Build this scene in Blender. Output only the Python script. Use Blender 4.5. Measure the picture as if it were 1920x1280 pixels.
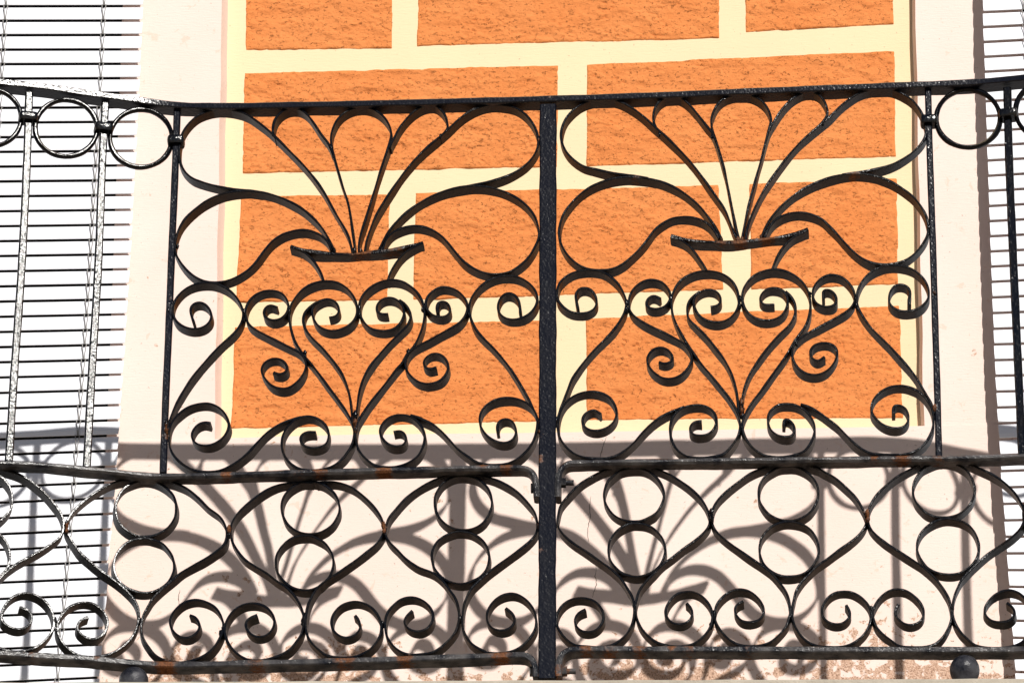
import bpy, math, random
import numpy as np
from mathutils import Vector, Matrix

random.seed(7)
for o in list(bpy.data.objects):
    bpy.data.objects.remove(o)
scene = bpy.context.scene
COL = scene.collection

# ------------------------------------------------------------------ camera
PITCH, YAW = math.radians(25.0), math.radians(2.7)
FPX = 9500.0                       # focal length in pixels of the 1920 px wide photograph
MM = 0.0009                        # metres per photograph pixel at the railing
DIST = FPX * MM
VIEW = Vector((-math.sin(YAW) * math.cos(PITCH), math.cos(YAW) * math.cos(PITCH), math.sin(PITCH)))
AIM = Vector((0.0, 0.0, 1.6 + DIST * math.sin(PITCH)))
CAM = AIM - VIEW * DIST
cam_data = bpy.data.cameras.new('camera')
cam = bpy.data.objects.new('camera', cam_data)
COL.objects.link(cam)
cam.location = CAM
cam.rotation_euler = VIEW.to_track_quat('-Z', 'Y').to_euler()
cam_data.sensor_width = 36.0
cam_data.lens = 36.0 * FPX / 1920.0
cam_data.clip_start = 0.1
cam_data.clip_end = 500.0
scene.camera = cam
CROT = VIEW.to_track_quat('-Z', 'Y').to_matrix()

# ------------------------------------------------------------------ light
SUN_K, SUN_A = 0.650, 0.309         # drop and sideways run of the light per metre towards the wall
L = Vector((SUN_A, -1.0, SUN_K)).normalized()      # towards the sun
SUN_EL = math.asin(L.z)
world = bpy.data.worlds.new('World')
scene.world = world
world.use_nodes = True
wn = world.node_tree
bg = wn.nodes['Background']
sky = wn.nodes.new('ShaderNodeTexSky')
sky.sky_type = 'NISHITA'
sky.sun_disc = False
sky.sun_elevation = SUN_EL
sky.sun_rotation = math.atan2(L.x, L.y)
sky.air_density = 0.7
sky.ozone_density = 0.6
sky.dust_density = 0.3
wn.links.new(sky.outputs[0], bg.inputs[0])
bg.inputs[1].default_value = 0.05
sd = bpy.data.lights.new('sun', 'SUN')
sd.energy = 5.0
sd.angle = math.radians(0.53)
sd.color = (1.0, 0.96, 0.90)
sun = bpy.data.objects.new('sun', sd)
COL.objects.link(sun)
sun.location = AIM + L * 20
sun.rotation_euler = L.to_track_quat('Z', 'Y').to_euler()
vs = scene.view_settings
vs.view_transform = 'Standard'
vs.look = 'None'
vs.gamma = 1.0
vs.use_curve_mapping = False
vs.exposure = 0.0

# ------------------------------------------------------------------ helpers
def ray(px, py):
    return (CROT @ Vector(((px - 960.0) / FPX, -(py - 640.0) / FPX, -1.0)))

def at_y(px, py, y):
    d = ray(px, py)
    return CAM + d * ((y - CAM.y) / d.y)

XL = at_y(345, 500, 0).x           # where the railing starts to curve forward, left and right
XR = at_y(1825, 500, 0).x
SL = 0.25

def plan(x):
    """Forward offset of the railing line, seen from above (negative = towards the street)."""
    skew = -0.019 * x             # the railing is not quite parallel to the wall
    for u, c in ((XL - x, 0.10), (x - XR, 0.12)):
        if u > 0:
            return skew - (SL * u * u / (2 * c) if u < c else SL * (u - c / 2))
    return skew

def inward(x):
    e = 0.002
    s = (plan(x + e) - plan(x - e)) / (2 * e)
    return Vector((-s, 1.0, 0.0)).normalized()

def on_rail(px, py, off=0.0):
    if py < 450:                   # the upper part leans a little towards the house
        off += 0.008 * ((450 - py) / 280.0) ** 1.3
    p = at_y(px, py, off)
    for _ in range(7):
        p = at_y(px, py, plan(p.x) + off)
    return p

def mesh_obj(name, verts, faces, mat, parent=None, smooth=None):
    me = bpy.data.meshes.new(name)
    me.from_pydata([tuple(v) for v in verts], [], faces)
    me.update()
    me.materials.append(mat)
    if smooth is not None:
        me.shade_smooth()
        me.set_sharp_from_angle(angle=math.radians(smooth))
    o = bpy.data.objects.new(name, me)
    COL.objects.link(o)
    if parent is not None:
        o.parent = parent
        o.matrix_parent_inverse = Matrix.Translation(-Vector(parent.location))
    return o

def thing(name, loc, label, cat, group=None):
    o = bpy.data.objects.new(name, None)
    COL.objects.link(o)
    o.location = loc
    o.empty_display_size = 0.05
    o['label'] = label
    o['category'] = cat
    if group:
        o['group'] = group
    return o

def box_mesh(lo, hi):
    x0, y0, z0 = lo
    x1, y1, z1 = hi
    v = [(x0, y0, z0), (x1, y0, z0), (x1, y1, z0), (x0, y1, z0), (x0, y0, z1), (x1, y0, z1), (x1, y1, z1), (x0, y1, z1)]
    f = [(0, 3, 2, 1), (4, 5, 6, 7), (0, 1, 5, 4), (1, 2, 6, 5), (2, 3, 7, 6), (3, 0, 4, 7)]
    return v, f

# value noise on arrays
def vnoise(x, y, seed):
    rs = np.random.RandomState(seed)
    T = rs.rand(256, 256) * 2 - 1
    xi = np.floor(x).astype(int); yi = np.floor(y).astype(int)
    fx = x - xi; fy = y - yi
    fx = fx * fx * fx * (fx * (fx * 6 - 15) + 10); fy = fy * fy * fy * (fy * (fy * 6 - 15) + 10)
    a = T[xi % 256, yi % 256]; b = T[(xi + 1) % 256, yi % 256]
    c = T[xi % 256, (yi + 1) % 256]; d = T[(xi + 1) % 256, (yi + 1) % 256]
    return (a * (1 - fx) + b * fx) * (1 - fy) + (c * (1 - fx) + d * fx) * fy

# ------------------------------------------------------------------ materials
class M:
    def __init__(s, name, rough=0.8, spec=0.5):
        s.m = bpy.data.materials.new(name)
        s.m.use_nodes = True
        s.t = s.m.node_tree
        s.b = s.t.nodes['Principled BSDF']
        s.b.inputs['Roughness'].default_value = rough
        s.b.inputs['Specular IOR Level'].default_value = spec
        s.geo = s.t.nodes.new('ShaderNodeNewGeometry')
        s.pos = s.geo.outputs['Position']
    def node(s, kind, **kw):
        n = s.t.nodes.new(kind)
        for k, v in kw.items():
            setattr(n, k, v)
        return n
    def link(s, a, b):
        s.t.links.new(a, b)
    def scaled(s, v):
        n = s.node('ShaderNodeVectorMath', operation='MULTIPLY')
        s.link(s.pos, n.inputs[0])
        n.inputs[1].default_value = v
        return n.outputs[0]
    def noise(s, scale, detail=4, rough=0.55, vec=None, dist=0.0):
        n = s.node('ShaderNodeTexNoise')
        n.inputs['Scale'].default_value = scale
        n.inputs['Detail'].default_value = detail
        n.inputs['Roughness'].default_value = rough
        n.inputs['Distortion'].default_value = dist
        s.link(vec if vec is not None else s.pos, n.inputs['Vector'])
        return n.outputs['Fac']
    def ramp(s, fac, stops):
        n = s.node('ShaderNodeValToRGB')
        el = n.color_ramp.elements
        while len(el) < len(stops):
            el.new(0.5)
        for e, (p, c) in zip(el, stops):
            e.position = p
            e.color = (c, c, c, 1) if not isinstance(c, tuple) else (*c, 1)
        s.link(fac, n.inputs[0])
        return n.outputs[0]
    def mix(s, fac, a, b):
        n = s.node('ShaderNodeMix', data_type='RGBA')
        for src, i in ((fac, 0), (a, 6), (b, 7)):
            if isinstance(src, tuple):
                n.inputs[i].default_value = (*src, 1)
            elif isinstance(src, (int, float)):
                n.inputs[i].default_value = src
            else:
                s.link(src, n.inputs[i])
        return n.outputs[2]
    def math(s, op, a, b=None):
        n = s.node('ShaderNodeMath', operation=op)
        for src, i in ((a, 0), (b, 1)):
            if src is None:
                continue
            if isinstance(src, (int, float)):
                n.inputs[i].default_value = src
            else:
                s.link(src, n.inputs[i])
        return n.outputs[0]
    def bump(s, height, dist, strength=1.0, prev=None):
        n = s.node('ShaderNodeBump')
        n.inputs['Strength'].default_value = strength
        n.inputs['Distance'].default_value = dist
        s.link(height, n.inputs['Height'])
        if prev is not None:
            s.link(prev, n.inputs['Normal'])
        s.link(n.outputs[0], s.b.inputs['Normal'])
        return n.outputs[0]
    def color(s, src):
        if isinstance(src, tuple):
            s.b.inputs['Base Color'].default_value = (*src, 1)
        else:
            s.link(src, s.b.inputs['Base Color'])
    def z(s):
        n = s.node('ShaderNodeSeparateXYZ')
        s.link(s.pos, n.inputs[0])
        return n.outputs[2]

def iron_material(name, rust_bias=0.0, lumps=1.0, gloss=0.17, dust_col=(0.008, 0.0065, 0.0055), base_col=(0.002, 0.0025, 0.0045), d0=0.42, d1=0.72, grain=420):
    m = M(name, 0.3, 0.16)
    big = m.noise(28, 5, 0.6)
    fine = m.noise(grain, 3, 0.6)
    mid = m.noise(130, 4, 0.6)
    at = m.node('ShaderNodeAttribute')
    at.attribute_name = 'rust'
    dust = m.ramp(big, [(d0, 0.0), (d1, 1.0)])
    base = m.mix(dust, base_col, dust_col)
    # rust: bleeding round the welds and in random patches
    r = m.math('ADD', m.math('MULTIPLY', at.outputs['Fac'], 0.36), m.math('MULTIPLY', mid, 0.55))
    r = m.math('ADD', r, m.math('MULTIPLY', big, 0.35))
    r = m.math('ADD', r, rust_bias)
    rf = m.ramp(r, [(0.80, 0.0), (0.97, 1.0)])
    rcol = m.ramp(fine, [(0.3, (0.035, 0.014, 0.006)), (0.55, (0.15, 0.052, 0.018)), (0.75, (0.26, 0.12, 0.05))])
    col = m.mix(rf, base, rcol)
    m.color(col)
    rough = m.math('ADD', m.math('MULTIPLY', rf, 0.5), m.math('MULTIPLY', mid, 0.12))
    rough = m.math('ADD', rough, 0.11)
    sep = m.node('ShaderNodeSeparateXYZ')
    m.link(m.geo.outputs['True Normal'], sep.inputs[0])
    ff_ = m.ramp(m.math('MULTIPLY', sep.outputs[1], -1.0), [(0.25, 0.0), (0.6, 1.0)])      # gloss set by facing, to keep highlights in front and darken undersides
    rough = m.math('ADD', rough, m.math('MULTIPLY', m.math('SUBTRACT', 1.0, ff_), 0.22))
    m.link(rough, m.b.inputs['Roughness'])
    m.link(m.math('ADD', m.math('MULTIPLY', ff_, gloss), 0.06), m.b.inputs['Specular IOR Level'])
    if grain == 300:                                     # thick enamel with small dimples
        vo = m.node('ShaderNodeTexVoronoi', feature='SMOOTH_F1')
        vo.inputs['Scale'].default_value = 230.0
        vo.inputs['Smoothness'].default_value = 0.6
        m.link(m.pos, vo.inputs['Vector'])
        fine = m.math('ADD', m.math('MULTIPLY', vo.outputs['Distance'], 1.2), m.math('MULTIPLY', fine, 0.4))
    b1 = m.bump(mid, 0.00055 * lumps, 1.0)
    m.bump(fine, 0.00022 * lumps, 1.0, b1)
    return m.m

IRON = iron_material('black_enamel_iron', -0.03, 0.8)
IRON_LUMPY = iron_material('hammered_black_enamel_iron', 0.0, 1.7, 0.36, grain=300)
IRON_RUSTY = iron_material('rust_streaked_iron', 0.155, 1.5, 0.16, (0.085, 0.080, 0.080), (0.008, 0.009, 0.013), 0.38, 0.62)
IRON_CRUST = iron_material('crusted_rusty_iron', 0.225, 1.6, 0.08, (0.02, 0.014, 0.010))
IRON_POST = iron_material('thick_painted_iron', 0.0, 0.9, 0.26, (0.010, 0.010, 0.013), (0.0045, 0.005, 0.009), 0.42, 0.72, 300)
IRON_BALL = iron_material('dusty_cast_iron', 0.14, 2.4, 0.18, (0.06, 0.06, 0.068), (0.010, 0.011, 0.016), 0.38, 0.62)
IRON_WELD = iron_material('weld_bead_iron', 0.13, 1.6)

def plaster(name, base, stain, spots=0.5, z_bottom=None, spot_col=(0.58, 0.37, 0.265)):
    m = M(name, 0.85, 0.25)
    big = m.noise(5, 5, 0.6)
    c = m.mix(m.ramp(big, [(0.35, 0.0), (0.75, 1.0)]), base, stain)
    sp = m.noise(55, 6, 0.62, dist=0.4)
    gate = m.noise(7, 3, 0.5)
    lev = m.math('ADD', m.math('MULTIPLY', sp, 0.75), m.math('MULTIPLY', gate, 0.45))
    if z_bottom is not None:
        zz = m.math('SUBTRACT', z_bottom + 0.10, m.z())
        zz = m.math('MULTIPLY', m.math('MINIMUM', m.math('MAXIMUM', zz, 0.0), 0.14), 1.75)
        lev = m.math('ADD', lev, zz)
    flake = m.ramp(lev, [(0.795 - 0.05 * spots, 0.0), (0.815 - 0.05 * spots, 1.0)])
    grit = m.noise(330, 3, 0.7)
    fc = m.ramp(grit, [(0.30, (0.17, 0.095, 0.06)), (0.5, spot_col), (0.68, (0.72, 0.53, 0.41))])
    c = m.mix(flake, c, fc)
    fl2 = m.ramp(m.noise(38, 5, 0.65, dist=0.6), [(0.63, 0.0), (0.66, 1.0)])
    c = m.mix(m.math('MULTIPLY', fl2, 0.38 * min(1.0, spots * 1.4)), c, (0.66, 0.44, 0.32))
    tiny = m.ramp(m.noise(190, 2, 0.5), [(0.735, 0.0), (0.75, 1.0)])
    c = m.mix(m.math('MULTIPLY', tiny, 0.6), c, (0.30, 0.2, 0.15))
    m.color(c)
    brush = m.noise(60, 3, 0.5, vec=m.scaled((1.0, 1.0, 6.0)))
    b1 = m.bump(brush, 0.0005)
    b2 = m.bump(m.math('MULTIPLY', flake, -1.0), 0.0012, 1.0, b1)
    gm = m.math('MULTIPLY', grit, m.math('ADD', flake, 0.12))
    m.bump(gm, 0.0022, 1.0, b2)
    return m.m

def stucco_material():
    m = M('orange_rough_stucco', 0.9, 0.15)
    n = m.noise(9, 5, 0.6)
    c = m.mix(m.ramp(n, [(0.3, 0.0), (0.75, 1.0)]), (0.66, 0.214, 0.061), (0.69, 0.248, 0.079))
    sp = m.ramp(m.noise(300, 3, 0.6, vec=m.scaled((0.5, 1, 1))), [(0.66, 0.0), (0.76, 1.0)])
    c = m.mix(m.math('MULTIPLY', sp, 0.35), c, (0.30, 0.075, 0.02))
    m.color(c)
    pv = m.scaled((0.62, 1, 1))
    pits = m.ramp(m.noise(210, 3, 0.6, vec=pv, dist=0.8), [(0.605, 1.0), (0.70, 0.0)])
    b = m.bump(pits, 0.0025)
    b = m.bump(m.noise(150, 4, 0.65, vec=m.scaled((0.85, 1, 1))), 0.0024, 1.0, b)
    m.bump(m.noise(420, 2, 0.6), 0.0007, 1.0, b)
    return m.m

def simple(name, col, rough, spec=0.4, nscale=200, bump=0.0003, var=None):
    m = M(name, rough, spec)
    if var:
        m.color(m.mix(m.ramp(m.noise(nscale * 0.1, 4), [(0.35, 0.0), (0.7, 1.0)]), col, var))
    else:
        m.color(col)
    m.bump(m.noise(nscale, 3), bump)
    return m.m

MAT_STUCCO = stucco_material()
MAT_YELLOW = plaster('pale_yellow_painted_plaster', (0.79, 0.63, 0.405), (0.76, 0.595, 0.38), 0.0, None, (0.6, 0.42, 0.25))
D1 = 0.62                          # front of the plaster surround
D2 = 0.655                         # the recessed panel with the painted blocks
Z_SLAB = at_y(960, 1273, -0.040).z
MAT_WHITE = plaster('cream_painted_plaster', (0.765, 0.612, 0.543), (0.785, 0.655, 0.59), 0.75, at_y(960, 1264, D1).z)
MAT_SLAB = simple('weathered_cast_stone', (0.36, 0.32, 0.26), 0.9, 0.2, 160, 0.002, (0.47, 0.42, 0.35))
MAT_SLAT = simple('white_lacquered_slat', (0.80, 0.81, 0.86), 0.5, 0.3, 60, 0.0002)
MAT_WIRE = simple('dull_galvanised_wire', (0.27, 0.26, 0.25), 0.5, 0.4)
MAT_DARK = simple('unlit_room_black', (0.012, 0.010, 0.009), 0.6, 0.3)  # near black: darkness of the rooms behind the blinds put into the colour
MAT_LOWER = simple('plain_cream_render', (0.62, 0.54, 0.44), 0.9, 0.2, 90, 0.002)
MAT_STREET = simple('sunlit_stone_paving', (0.27, 0.205, 0.14), 0.9, 0.2, 20, 0.004, (0.32, 0.25, 0.18))

# ------------------------------------------------------------------ street
v, f = [(-60, -60, 0), (60, -60, 0), (60, 60, 0), (-60, 60, 0)], [(0, 1, 2, 3)]
street = mesh_obj('ground', v, f, MAT_STREET)
street['kind'] = 'structure'

# ------------------------------------------------------------------ house facade
facade = thing('house_facade', (0, D1, 0),
               'cream plaster house front with a panel of orange stucco blocks and pale yellow joints', 'house wall')
Z_TOP = AIM.z + 2.6
XO_L = at_y(212, 500, D1).x        # edge of the left window opening
XO_R = at_y(1940, 500, D1).x       # edge of the right window opening
XW_L, XW_R = XO_L - 1.25, XO_R + 1.25

# recessed panel
xa, xb = at_y(380, 400, D2).x, at_y(1760, 400, D2).x
z_ap = at_y(960, 840, D1).z
v, f = box_mesh((xa, D2, z_ap), (xb, D2 + 0.3, Z_TOP))
mesh_obj('joint_panel', v, f, MAT_YELLOW, facade)

def prism_yz(name, front, back, mat):
    """Closed solid between a front outline (list of points) and a back outline."""
    n = len(front)
    vv = list(front) + list(back)
    ff = [tuple(range(n)), tuple(range(2 * n - 1, n - 1, -1))]
    for i in range(n):
        j = (i + 1) % n
        ff.append((i, i + n, j + n, j))
    return mesh_obj(name, vv, ff, mat, facade)

def edge_line(px_top, px_bot, y, n, wob, seed):
    """Slightly uneven vertical edge between two pixels seen on plane y; returns points bottom to top."""
    a, b = at_y(*px_bot, y), at_y(*px_top, y)
    d = b - a
    rs = random.Random(seed)
    out = []
    for i in range(n + 1):
        p = a + d * (i / n)
        p.x += wob * math.sin(i * 1.3 + seed) * 0.6 + rs.uniform(-wob, wob) * 0.5
        out.append(p)
    return out

# jambs: front face, splayed inner side
ZB = z_ap - 0.02
el = edge_line((431, -900), (402, 835), D1, 40, 0.0012, 1)          # inner edge of left jamb, front
el2 = [Vector((p.x + 0.009, D2 + 0.004, p.z)) for p in el]
er = edge_line((1697, -900), (1733, 815), D1, 40, 0.0012, 2)
er2 = [Vector((p.x - 0.006, D2 + 0.004, p.z)) for p in er]

def jamb(name, front_edge, back_edge, x_out):
    n = len(front_edge)
    vv = [tuple(p) for p in front_edge] + [tuple(p) for p in back_edge]
    vv += [(x_out, D1, p.z) for p in front_edge] + [(x_out, D1 + 0.22, p.z) for p in front_edge]
    ff = []
    for i in range(n - 1):
        ff += [(i, i + 1, n + i + 1, n + i), (i, 2 * n + i, 2 * n + i + 1, i + 1),
               (2 * n + i, 3 * n + i, 3 * n + i + 1, 2 * n + i + 1)]
    return mesh_obj(name, vv, ff, MAT_WHITE, facade)

jamb('jamb', el, el2, XO_L)
jamb('jamb', er, er2, XO_R)

# apron under the panel: top edge slightly uneven, reaches from opening to opening
tops = [(402, 823), (440, 820.5), (520, 818), (660, 814.5), (800, 813), (1000, 811), (1150, 808.5), (1300, 806), (1500, 802.5),
        (1640, 800), (1733, 798)]
tp = [at_y(px, py, D1 - 0.0025) for px, py in tops]
front = [Vector((tp[0].x - 0.012, D1 - 0.0025, tp[0].z))] + tp + [Vector((tp[-1].x + 0.012, D1 - 0.0025, tp[-1].z))]
ZA = Z_SLAB - 0.05
lower = [Vector((XO_R + 0.001, D1 - 0.0025, front[-1].z)), Vector((XO_R + 0.001, D1 - 0.0025, ZA)),
         Vector((XO_L - 0.001, D1 - 0.0025, ZA)), Vector((XO_L - 0.001, D1 - 0.0025, front[0].z))]
# the jambs stop on the apron, so the apron front covers both bases
outline = front + lower
back = [Vector((p.x, D1 + 0.22, p.z)) for p in outline]
prism_yz('apron', outline, back, MAT_WHITE)

# window recesses and the rest of the wall
def recess(xw0, xw1):
    yb = D1 + 0.22
    vv = [(xw0, yb, ZA), (xw1, yb, ZA), (xw1, yb, Z_TOP), (xw0, yb, Z_TOP)]
    mesh_obj('door_leaf', [(a, b + 0.02, c) for a, b, c in vv], [(0, 1, 2, 3)], MAT_DARK, facade)
    xm = (xw0 + xw1) / 2
    for x0, x1 in ((xw0, xw0 + 0.07), (xm - 0.05, xm + 0.05), (xw1 - 0.07, xw1)):
        bv, bf = box_mesh((x0, yb - 0.04, ZA), (x1, yb + 0.018, Z_TOP))
        mesh_obj('door_frame', bv, bf, MAT_DARK, facade)
recess(XW_L, XO_L)
recess(XO_R, XW_R)
for x0, x1 in ((-7.0, XW_L), (XW_R, 7.0)):
    bv, bf = box_mesh((x0, D1, 0.0), (x1, D1 + 0.3, Z_TOP))
    mesh_obj('side_wall', bv, bf, MAT_LOWER, facade)
bv, bf = box_mesh((XW_L + 0.001, D1 + 0.004, 0.0), (XW_R - 0.001, D1 + 0.3, ZA - 0.02))
mesh_obj('lower_wall', bv, bf, MAT_LOWER, facade)
bv, bf = box_mesh((-7.0, D1 + 0.31, 0.0), (7.0, D1 + 0.5, Z_TOP + 0.4))
mesh_obj('back_wall', bv, bf, MAT_DARK, facade)

# painted stucco blocks: uneven outline, real rough relief
def block(c_tl, c_tr, c_br, c_bl, seed):
    P = [at_y(x, y, D2) for x, y in (c_tl, c_tr, c_br, c_bl)]
    w = ((P[1] - P[0]).length + (P[2] - P[3]).length) / 2
    h = ((P[3] - P[0]).length + (P[2] - P[1]).length) / 2
    nx, nz = max(12, int(w / 0.0021)), max(12, int(h / 0.0021))
    s, t = np.meshgrid(np.linspace(0, 1, nx + 1), np.linspace(0, 1, nz + 1))
    def bil(i):
        a, b, c, d = (p[i] for p in P)
        return (a * (1 - s) + b * s) * (1 - t) + (d * (1 - s) + c * s) * t
    X, Z = bil(0), bil(2)
    # hand-cut edges
    amp = 0.0020
    ed = lambda q, sd: (vnoise(q / 0.035, q * 0 + sd, seed) + 0.6 * vnoise(q / 0.011, q * 0 + sd, seed + 9)) * amp * 0.6
    wl, wr = np.clip(1 - s * 12, 0, 1), np.clip(1 - (1 - s) * 12, 0, 1)
    wt, wb = np.clip(1 - t * 7, 0, 1), np.clip(1 - (1 - t) * 7, 0, 1)
    Xo, Zo = X.copy(), Z.copy()
    X = X + ed(Zo, 1.5) * wl + ed(Zo, 7.5) * wr
    Z = Z + ed(Xo, 3.5) * wt + ed(Xo, 11.5) * wb
    x_, z_ = Xo * 1000, Zo * 1000
    wx = 5 * vnoise(x_ / 26, z_ / 18, 31); wz = 3.5 * vnoise(x_ / 30, z_ / 16, 32)
    zr = z_ + wz - 0.18 * (x_ % 10000) * 0.0
    xr = x_ + wx
    hgt = 2.0 * vnoise(xr / 34, zr / 17, 3) + 0.95 * vnoise(xr / 15, zr / 8, 4) + 0.3 * vnoise(xr / 7, zr / 4, 5)
    pit = vnoise(xr / 8, zr / 4.4, 6) + 0.35 * vnoise(xr / 45, zr / 30, 12)
    hgt -= 2.6 * np.clip((pit - 0.55) / 0.22, 0, 1)
    crest = vnoise(xr / 20, zr / 9, 8)
    hgt += 0.55 * np.clip(1 - np.abs(crest) / 0.3, 0, 1)
    bord = np.minimum.reduce([s * w, (1 - s) * w, t * h, (1 - t) * h])
    k = np.clip(bord / 0.008, 0, 1)
    Y = D2 - 0.0020 - hgt * 0.001 * (0.35 + 0.65 * k)
    Y = np.minimum(Y, D2 - 0.0004)
    rim = (bord <= 1e-9)
    Y[rim] = D2 + 0.0015
    V = np.stack([X, Y, Z], -1).reshape(-1, 3)
    idx = np.arange((nx + 1) * (nz + 1)).reshape(nz + 1, nx + 1)
    F = np.stack([idx[:-1, :-1], idx[1:, :-1], idx[1:, 1:], idx[:-1, 1:]], -1).reshape(-1, 4)
    me = bpy.data.meshes.new('stucco_block')
    me.vertices.add(len(V)); me.vertices.foreach_set('co', V.astype(np.float32).ravel())
    me.loops.add(F.size); me.loops.foreach_set('vertex_index', F.astype(np.int32).ravel())
    me.polygons.add(len(F))
    me.polygons.foreach_set('loop_start', np.arange(0, F.size, 4, dtype=np.int32))
    me.update(calc_edges=True)
    me.materials.append(MAT_STUCCO)
    me.shade_smooth()
    o = bpy.data.objects.new('stucco_block', me)
    COL.objects.link(o)
    o.parent = facade
    o.matrix_parent_inverse = Matrix.Translation(-Vector(facade.location))

BLOCKS = [((462, -112), (1045, -128), (1046, -155 + 40), (461, -100)),
          ((461, -70), (737, -78), (735, 92), (460, 95)),
          ((784, -80), (1350, -98), (1349, 73), (782, 88)),
          ((1397, -100), (1676, -112), (1676, 47), (1397, 62)),
          ((458, 137), (1047, 122), (1045, 314), (454, 326)),
          ((1100, 121), (1677, 95), (1680, 295), (1099, 313)),
          ((451, 367), (731, 364), (727, 564), (441, 568)),
          ((778, 361), (1348, 346), (1357, 544), (774, 563)),
          ((1404, 344), (1682, 334), (1685, 534), (1408, 544)),
          ((440, 612), (1031, 599), (1031, 790), (432, 804)),
          ((1098, 596), (1687, 572), (1693, 784), (1100, 788))]
for i, b in enumerate(BLOCKS[1:]):
    block(*b, 100 + i * 7)

# hairline cracks in the apron
MAT_CRACK = simple('dark_crack', (0.10, 0.07, 0.055), 0.95, 0.1)
for pts in ([(1138, 818), (1131, 835), (1127, 850), (1121, 868)],
            [(1108, 930), (1105, 948), (1107, 966), (1103, 985), (1101, 1003), (1104, 1018)],
            [(1118, 1055), (1116, 1080), (1119, 1095), (1112, 1112), (1110, 1122)],
            [(338, 1105), (334, 1122), (337, 1140), (331, 1160)]):
    rs = random.Random(len(pts) + pts[0][0])
    q = []
    for (x0, y0), (x1, y1) in zip(pts[:-1], pts[1:]):
        for k in range(4):
            q.append(at_y(x0 + (x1 - x0) * k / 4 + rs.uniform(-.9, .9), y0 + (y1 - y0) * k / 4, D1 - 0.0030))
    n = len(q)
    vv = []
    for i, p in enumerate(q):
        wd = 0.0006 * (0.4 + 0.6 * math.sin(math.pi * (i + 0.5) / n)) * rs.uniform(.6, 1.2)
        d = (q[min(i + 1, n - 1)] - q[max(i - 1, 0)]).normalized()
        s_ = Vector((d.z, 0, -d.x)) * wd
        vv += [p + s_, p - s_]
    mesh_obj('crack', vv, [(2 * i, 2 * i + 1, 2 * i + 3, 2 * i + 2) for i in range(n - 1)], MAT_CRACK, facade)

# ------------------------------------------------------------------ balcony slab
_a, _b = at_y(0, 1277, -0.040), at_y(1920, 1269.5, -0.040)
def z_slab(x):
    return _a.z + (_b.z - _a.z) * (x - _a.x) / (_b.x - _a.x)
xs = [-3.2 + i * 0.05 for i in range(129)]
fr = [(x, -0.040) for x in xs]
rows = [(0.0, 0.004), (-0.004, 0.0), (-0.05, 0.0), (-0.056, 0.012), (-0.075, 0.014), (-0.09, 0.05), (-0.16, 0.06)]
vv, ff = [], []
n = len(xs)
rs = random.Random(3)
for dz, dy in rows:
    for x, y in fr:
        vv.append((x, y + dy + rs.uniform(-.0006, .0006), z_slab(x) + dz + (rs.uniform(-.0008, .0008) if dz > -0.01 else 0)))
for r in range(len(rows) - 1):
    for i in range(n - 1):
        a = r * n + i
        ff.append((a, a + n, a + n + 1, a + 1))
b0 = len(vv)
for x, _ in fr:
    vv.append((x, D1 - 0.004, z_slab(x)))
for x, _ in fr:
    vv.append((x, D1 - 0.004, z_slab(x) - 0.16))
for i in range(n - 1):
    ff.append((i, i + 1, b0 + i + 1, b0 + i))
    a = (len(rows) - 1) * n + i
    ff.append((a, b0 + n + i, b0 + n + i + 1, a + 1))
slab = mesh_obj('balcony_slab', vv, ff, MAT_SLAB)
slab['label'] = 'grey beige stone balcony slab edge under the black railing'
slab['category'] = 'balcony slab'

# ------------------------------------------------------------------ blinds
def interp(tab, y):
    for (y0, v0), (y1, v1) in zip(tab[:-1], tab[1:]):
        if y <= y1:
            return v0 + (v1 - v0) * (y - y0) / (y1 - y0)
    (y0, v0), (y1, v1) = tab[-2:]
    return v1 + (v1 - v0) / (y1 - y0) * (y - y1)

LINK = None
def link_mesh():
    """One V-shaped wire clip, 1 unit high and wide, hanging from 0 down to -1."""
    vv, ff = [], []
    def tube(pts, r):
        n0 = len(vv)
        for i, p in enumerate(pts):
            for k in range(5):
                a = 2 * math.pi * k / 5
                vv.append((p[0] + r[0] * math.cos(a), p[1] + r[1] * math.sin(a), p[2]))
        for i in range(len(pts) - 1):
            for k in range(5):
                a, b = n0 + i * 5 + k, n0 + i * 5 + (k + 1) % 5
                ff.append((a, b, b + 5, a + 5))
    r = (0.12, 0.12)
    for s in (-1, 1):
        tube([(s * 0.40, 0.55, 0.10), (s * 0.47, 0.1, 0.09), (s * 0.5, -0.12, 0.03), (s * 0.42, -0.15, -0.15), (s * 0.26, -0.1, -0.5), (s * 0.13, -0.1, -0.8), (s * 0.12, 0.1, -1.02)], r)
    me = bpy.data.meshes.new('wire_link')
    me.from_pydata(vv, [], ff)
    me.materials.append(MAT_WIRE)
    me.shade_smooth()
    return me

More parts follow.
